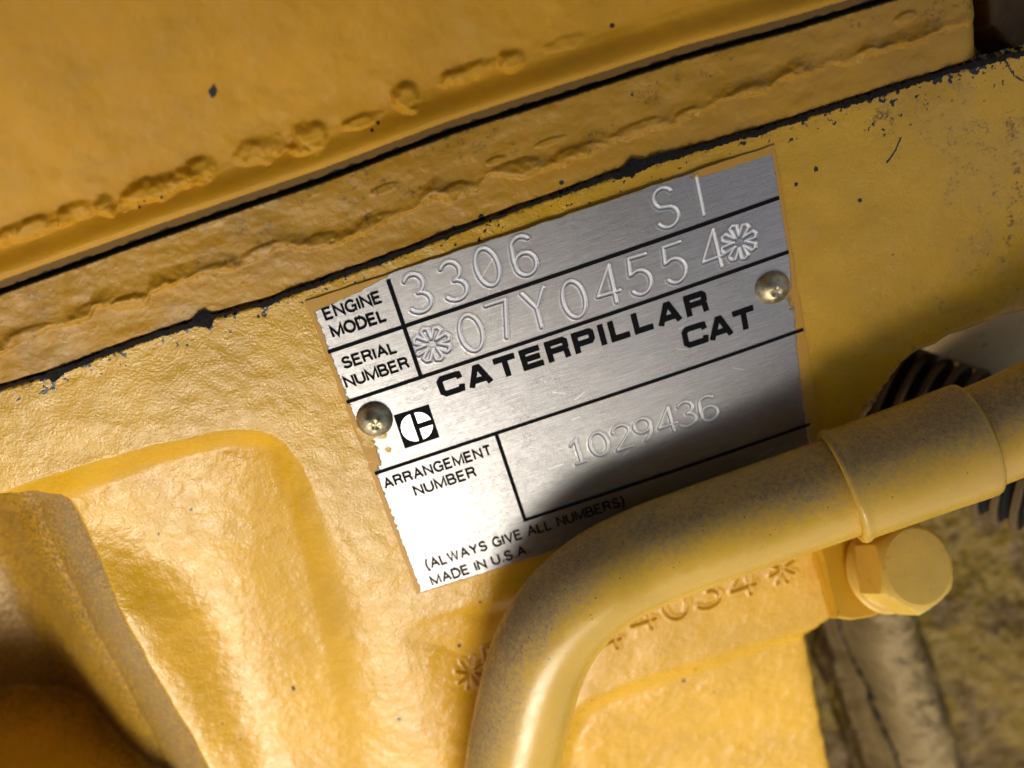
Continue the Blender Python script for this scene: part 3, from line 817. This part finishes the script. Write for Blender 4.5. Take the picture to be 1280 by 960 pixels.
def emblem():
    c = [at(492, 521, PT), at(536, 506.3, PT), at(549.6, 547.6, PT), at(506.5, 562.3, PT)]
    zz = lambda q, d: (q[0], q[1], PT + plate_h(q[0], q[1]) + d)
    def mp(u, v):  # u right, v down, 0..1
        return (c[0] * (1 - u) + c[1] * u) * (1 - v) + (c[3] * (1 - u) + c[2] * u) * v
    root = mesh_obj('emblem', [zz(mp(u, v), .010) for u, v in ((0, 0), (1, 0), (1, 1), (0, 1))], [(3, 2, 1, 0)], M['ink'], smooth=False)
    keep_world(root, proot)
    shapes = []
    shapes.append([(.5 + .36 * math.cos(a) - .07, .5 + .40 * math.sin(a)) for a in np.linspace(math.pi * .5, math.pi * 1.5, 16)])
    q = [(.5 + .38 * math.cos(a) + .06, .5 - .40 * math.sin(a)) for a in np.linspace(math.pi * .5, .20, 10)]
    shapes.append(q + [(.56, .42)])
    q = [(.5 + .38 * math.cos(a) + .06, .5 + .40 * math.sin(a)) for a in np.linspace(.20, math.pi * .5, 10)]
    shapes.append([(.56, .58)] + q)
    for s_ in shapes:
        V = [zz(mp(*p), .016) for p in s_]
        f = tuple(range(len(V)))
        o = mesh_obj('emblem_shape', V, [f], M['bright'], smooth=False)
        # make sure it faces up
        if o.data.polygons[0].normal.z < 0: o.data.flip_normals()
        o.parent = root
M['bright'] = simple('bare_aluminium', (0.74, 0.74, 0.76), .34, 1.0, .002, 30)
emblem()

def rivet(cx, cy, r):
    V = []; Fc = []; n = 40
    c = at(cx, cy, PT + .2)
    prof = [(1.06, -.12), (1.05, .0), (1.0, .10), (.93, .26), (.80, .44), (.62, .58), (.40, .67), (.30, .69), (.22, .665), (.10, .655)]
    for rr, zz in prof:
        for k in range(n):
            a = 2 * math.pi * k / n
            j = 1 + .03 * math.sin(2 * a + cx) + (.05 * math.sin(5 * a) if rr < .5 else 0)
            V.append((c[0] + rr * r * j * math.cos(a), c[1] + rr * r * j * math.sin(a), PT - .02 + zz * r + (.012 * math.sin(3 * a + 1) if rr < .7 else 0)))
    for i in range(len(prof) - 1):
        for k in range(n):
            a = i * n + k; b_ = i * n + (k + 1) % n
            Fc.append((a, b_, b_ + n, a + n))
    Fc.append(tuple((len(prof) - 1) * n + k for k in range(n)))
    o = mesh_obj('rivet', V, Fc, M['rivet']); keep_world(o, proot)
    return o
rivet(469, 531, .37); rivet(970, 364, .37)

# ------------------------------------------------------------------ pipe and clamp sleeve
def P3(lst, n=10):
    return smooth_curve([at(*p) for p in lst], n)
pipe_px = [(625, 1120, 1.75), (630, 1040, 1.65), (640, 962, 1.55), (652, 900, 1.50), (668, 838, 1.45), (688, 793, 1.40), (716, 756, 1.36), (756, 723, 1.33), (800, 700, 1.26), (850, 680, 1.26), (960, 641, 1.32), (1051, 609, 1.44), (1130, 580, 1.54), (1222, 548, 1.72), (1290, 519, 1.9), (1400, 466, 2.2), (1500, 435, 2.4)]
path = P3(pipe_px, 10)
V, Fc = sweep(path, [1.13] * len(path), 72)
o = mesh_obj('bent_pipe', V, Fc, M['pipe'])
tag(o, 'thick yellow bent pipe crossing the data plate corner, dusty grey along its upper side', 'pipe')

clamp = empty('pipe_clamp', tuple(at(1140, 640, 1.0)))
tag(clamp, 'yellow clamp sleeve wrapped round the pipe and bolted to the engine below it', 'clamp')
def sleeve():
    a = np.array(at(1051, 609, 1.44)); b_ = np.array(at(1222, 548, 1.72))
    L = np.linalg.norm(b_ - a); ax = (b_ - a) / L
    prof = [(-.02, 1.14), (-.03, 1.22), (.0, 1.29), (.06, 1.325), (.13, 1.32), (.20, 1.285), (.30, 1.27), (.8, 1.27), (1.6, 1.275), (L - .35, 1.29), (L - .12, 1.29), (L - .04, 1.27), (L + .0, 1.22), (L + .0, 1.13)]
    U, W = frame_along(ax); n = 72; V = []; Fc = []
    for t, r in prof:
        for k in range(n):
            an = 2 * math.pi * k / n
            V.append(a + ax * t + r * (math.cos(an) * U + math.sin(an) * W))
    for i in range(len(prof) - 1):
        for k in range(n):
            p = i * n + k; q = i * n + (k + 1) % n
            Fc.append((p, q, q + n, p + n))
    o = mesh_obj('sleeve', V, Fc, M['sleeve']); keep_world(o, clamp)
sleeve()

# bolt: axis leans to the right towards the viewer
HC = at(1148, 708, 1.35)                 # middle of the outer face of the head
WC = at(1082, 722, .30)                  # middle of the washer
ax = cam_dir(.27, .18, .94)
WC = HC - ax * 1.25
bolt = empty('hex_bolt', tuple(WC))
tag(bolt, 'big yellow painted hexagon head bolt below the clamp sleeve', 'bolt')
BU, BW = frame_along(ax)
def lathe_on(base, prof, n=64, hexa=None):
    V = []; Fc = []
    for t, r, hx in prof:
        for k in range(n):
            a = 2 * math.pi * k / n + .0
            rr = r
            if hx:
                am = ((a + .35) % (math.pi / 3)) - math.pi / 6
                hr = hx / math.cos(am)
                rr = min(r, hr)
            V.append(base + ax * t + rr * (math.cos(a) * BU + math.sin(a) * BW))
    for i in range(len(prof) - 1):
        for k in range(n):
            p = i * n + k; q = i * n + (k + 1) % n
            Fc.append((p, q, q + n, p + n))
    Fc.append(tuple(range(n))[::-1]); Fc.append(tuple((len(prof) - 1) * n + k for k in range(n)))
    return V, Fc
hb = HC - ax * 1.05
V, Fc = lathe_on(hb, [(0, 1.06, .92), (.05, 1.14, .985), (.84, 1.14, .985), (.90, 1.10, .985), (.95, 1.05, .985), (.99, .99, .985), (1.02, .94, .985), (1.045, .89, 0), (1.05, .86, 0), (1.052, .4, 0), (1.053, .03, 0)], 144)
o = mesh_obj('bolt_head', V, Fc, M['bolt']); keep_world(o, bolt)
o.data.set_sharp_from_angle(angle=math.radians(16))
wb = HC - ax * 1.33
V, Fc = lathe_on(wb, [(0, 1.05, 0), (.03, 1.11, 0), (.09, 1.14, 0), (.14, 1.12, 0), (.18, 1.04, 0), (.21, .98, 0), (.28, .95, 0), (.29, .6, 0)], 72)
o = mesh_obj('washer', V, Fc, M['bolt']); keep_world(o, bolt)
V, Fc = lathe_on(HC - ax * 2.6, [(0, .6, 0), (1.6, .6, 0)], 24)
o = mesh_obj('shank', V, Fc, M['bolt']); keep_world(o, bolt)

# bracket ear of the clamp behind the washer
def prism(name, pts, z0, z1, mat, parent, ax_, U_, W_, org, bev=.05):
    """pts in the U/W plane, extruded along ax_, edges rounded by an inset top"""
    n = len(pts); V = []; Fc = []
    c = np.mean(pts, 0)
    rings = [(z0, 1.0), (z1 - bev, 1.0), (z1 - bev * .3, 1 - bev * .3 / 1.3), (z1, 1 - bev / 1.1)]
    for t, s_ in rings:
        for p in pts:
            q = c + (np.array(p) - c) * s_
            V.append(org + ax_ * t + U_ * q[0] + W_ * q[1])
    for i in range(len(rings) - 1):
        for k in range(n):
            a = i * n + k; b_ = i * n + (k + 1) % n
            Fc.append((a, b_, b_ + n, a + n))
    Fc.append(tuple(range(n))[::-1]); Fc.append(tuple((len(rings) - 1) * n + k for k in range(n)))
    o = mesh_obj(name, V, Fc, mat, smooth=False)
    if parent: keep_world(o, parent)
    return o
def on_plane(px, py, org, nrm):
    d = R.T @ np.array([(px - 640) / F, -(py - 480) / F, -1.0])
    t = ((org - CAM) @ nrm) / (d @ nrm)
    return CAM + d * t
def ear(name, pix, org, depth, mat, parent, nrm=None, bev=.05):
    nrm = ax if nrm is None else nrm
    U_, W_ = frame_along(nrm)
    pts = []
    for p in pix:
        q = on_plane(*p, org, nrm) - org
        pts.append((q @ U_, q @ W_))
    area = sum(pts[i][0] * pts[(i + 1) % len(pts)][1] - pts[(i + 1) % len(pts)][0] * pts[i][1] for i in range(len(pts)))
    if area < 0: pts = pts[::-1]
    return prism(name, pts, -depth, 0, mat, parent, nrm, U_, W_, org, bev)
ear('ear', [(1022, 676), (1030, 700), (1047, 772), (1066, 775), (1090, 771), (1112, 762), (1126, 744), (1140, 700), (1140, 640), (1090, 640)], wb - ax * .02, .22, M['bracket'], clamp)
ear('backing_ear', [(1016, 682), (1024, 708), (1042, 773), (1060, 772), (1090, 764), (1120, 740), (1130, 640), (1080, 640)], wb - ax * .27, .20, M['bracket'], clamp)

# ------------------------------------------------------------------ corrugated hose
def hose():
    a = cam_dir(.78, -.29, .56)
    c = at(1203, 546, -2.0)
    r0 = 1.74
    t = np.arange(-4.6, 3.6, .025)
    pitch = .47; n = 96
    X = np.zeros((len(t), n + 1)); Y = X.copy(); Z = X.copy(); A = X.copy()
    U_, W_ = frame_along(a)
    for i, s_ in enumerate(t):
        ph = (s_ / pitch) % 1.0
        b_ = math.cos(2 * math.pi * ph)
        k = max(-1, min(1, b_ * 2.0))
        r = r0 + .12 * k
        cen = c + a * s_ + np.array([.0, -.012, .004]) * s_ * s_
        for j in range(n + 1):
            an = 2 * math.pi * j / n
            p = cen + r * (math.cos(an) * U_ + math.sin(an) * W_)
            X[i, j], Y[i, j], Z[i, j] = p
            A[i, j] = .42 + .45 * k
    o = grid_mesh('corrugated_hose', X, Y, Z, [A, None, None], M['hose'])
    tag(o, 'black corrugated hose with dusty ridges, half hidden behind the clamp sleeve', 'hose')
hose()

# ------------------------------------------------------------------ things behind at the right
def slab(name, pix, z, depth, mat, label, cat, nrm=(0, 0, 1)):
    nrm = np.array(nrm, float); nrm /= np.linalg.norm(nrm)
    org = at(*pix[0], z)
    o = ear(name, pix, org, depth, mat, None, nrm, .06)
    return tag(o, label, cat)
slab('tan_bracket', [(1135, 420), (1150, 436), (1200, 455), (1262, 480), (1330, 505), (1420, 420), (1420, 340), (1300, 350), (1230, 380)], -2.4, .5, M['tan'], 'dusty tan plate edge showing above the black hose at the right', 'bracket', (.1, -.1, 1))
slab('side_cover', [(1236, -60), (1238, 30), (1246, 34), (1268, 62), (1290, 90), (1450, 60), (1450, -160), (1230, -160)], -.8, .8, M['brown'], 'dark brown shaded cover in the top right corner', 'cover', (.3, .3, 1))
slab('small_tab', [(1228, 20), (1240, 20), (1285, 78), (1290, 110), (1230, 110)], -1.6, .3, M['tan'], 'small pale metal tab in the gap near the top right corner', 'tab', (0, -.2, 1))

def backdrop():
    st = .05
    P = [at(x, y, -4.0) for x, y in ((880, -300), (1700, -300), (1700, 1250), (880, 1250))]
    xs = np.arange(min(p[0] for p in P), max(p[0] for p in P), st); ys = np.arange(min(p[1] for p in P), max(p[1] for p in P), st)
    X, Y = np.meshgrid(xs, ys)
    px, py = to_px(X, Y, 0 * X - 3.4)
    wob = (fbm(px / 40, py / 40, 77, 3) - .5) * 16
    ridge = smooth_curve([(1080, 640), (1092, 720), (1108, 790), (1130, 860), (1160, 960), (1200, 1100)], 4)
    d = seg_dist(px + wob, py, ridge)
    xr = np.interp(py, [p[1] for p in ridge], [p[0] for p in ridge])
    side = px + wob - xr
    w_ = np.where(side < 0, 30.0, 55.0)
    Z = -5.0 + .7 * (fbm(X * .4, Y * .4, 5, 3) - .5) + .30 * (fbm(X * 2, Y * 2, 6, 4) - .5) + .08 * (fbm(X * 9, Y * 9, 8, 3) - .5)
    Z = Z + 1.9 * np.sqrt(np.clip(1 - (d / w_) ** 2, 0, 1)) * (1 + 0 * d)
    Z = Z + 1.5 * sm(60, 300, side) * sm(700, 900, py)
    Z = Z + .6 * sm(-78, -92, side)
    Z = Z - 1.0 * np.exp(-((side + 52) / 16) ** 2)
    g = fbm(px / 40, py / 40, 88, 4); g2 = fbm(px / 10, py / 10, 89, 3)
    dirt_shade = .40 + .55 * sm(.42, .6, g) - .5 * sm(48, 20, d)
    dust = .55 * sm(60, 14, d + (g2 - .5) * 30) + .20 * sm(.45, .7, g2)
    dirt_shade = np.maximum(dirt_shade, .9 * np.exp(-((side + 50) / 26) ** 2))
    crack = sm(1.6, .6, seg_dist(px + (g - .5) * 6, py, [(1076, 800), (1094, 850), (1118, 920), (1140, 990)]))
    o = grid_mesh('background_wall', X, Y, Z, [np.clip(dirt_shade, 0, 1), crack, np.clip(dust, 0, 1)], M['old'])
    tag(o, 'rough grimy yellow brown engine surface deep behind the bolt', None, kind='structure')
backdrop()

# ------------------------------------------------------------------ added unseen panel overhead: shades the upper right and mirrors dark in the plate
def occluder():
    root = empty('unseen_occluder', (0, 20, 42))
    tag(root, 'dull panel added out of view high above the engine to block light', 'occluder')
    def box(name, pts, z0, z1, mat):
        n = len(pts)
        V = [(x, y, z0) for x, y in pts] + [(x, y, z1) for x, y in pts]
        Fc = [tuple(range(n))[::-1], tuple(range(n, 2 * n))] + [(k, (k + 1) % n, n + (k + 1) % n, n + k) for k in range(n)]
        keep_world(mesh_obj(name, V, Fc, mat, smooth=False), root)
    box('occluder_sheet', [(-70, 14), (15, -40), (15, 80), (-70, 80)], 42, 42.6, M['occluderpaint'])
    box('occluder_back', [(-70, 79), (15, 79), (15, 80), (-70, 80)], -5, 41.9, M['occluderpaint'])
M['occluderpaint'] = simple('dull_occluder_paint', (0.14, 0.09, 0.03), .7)
occluder()
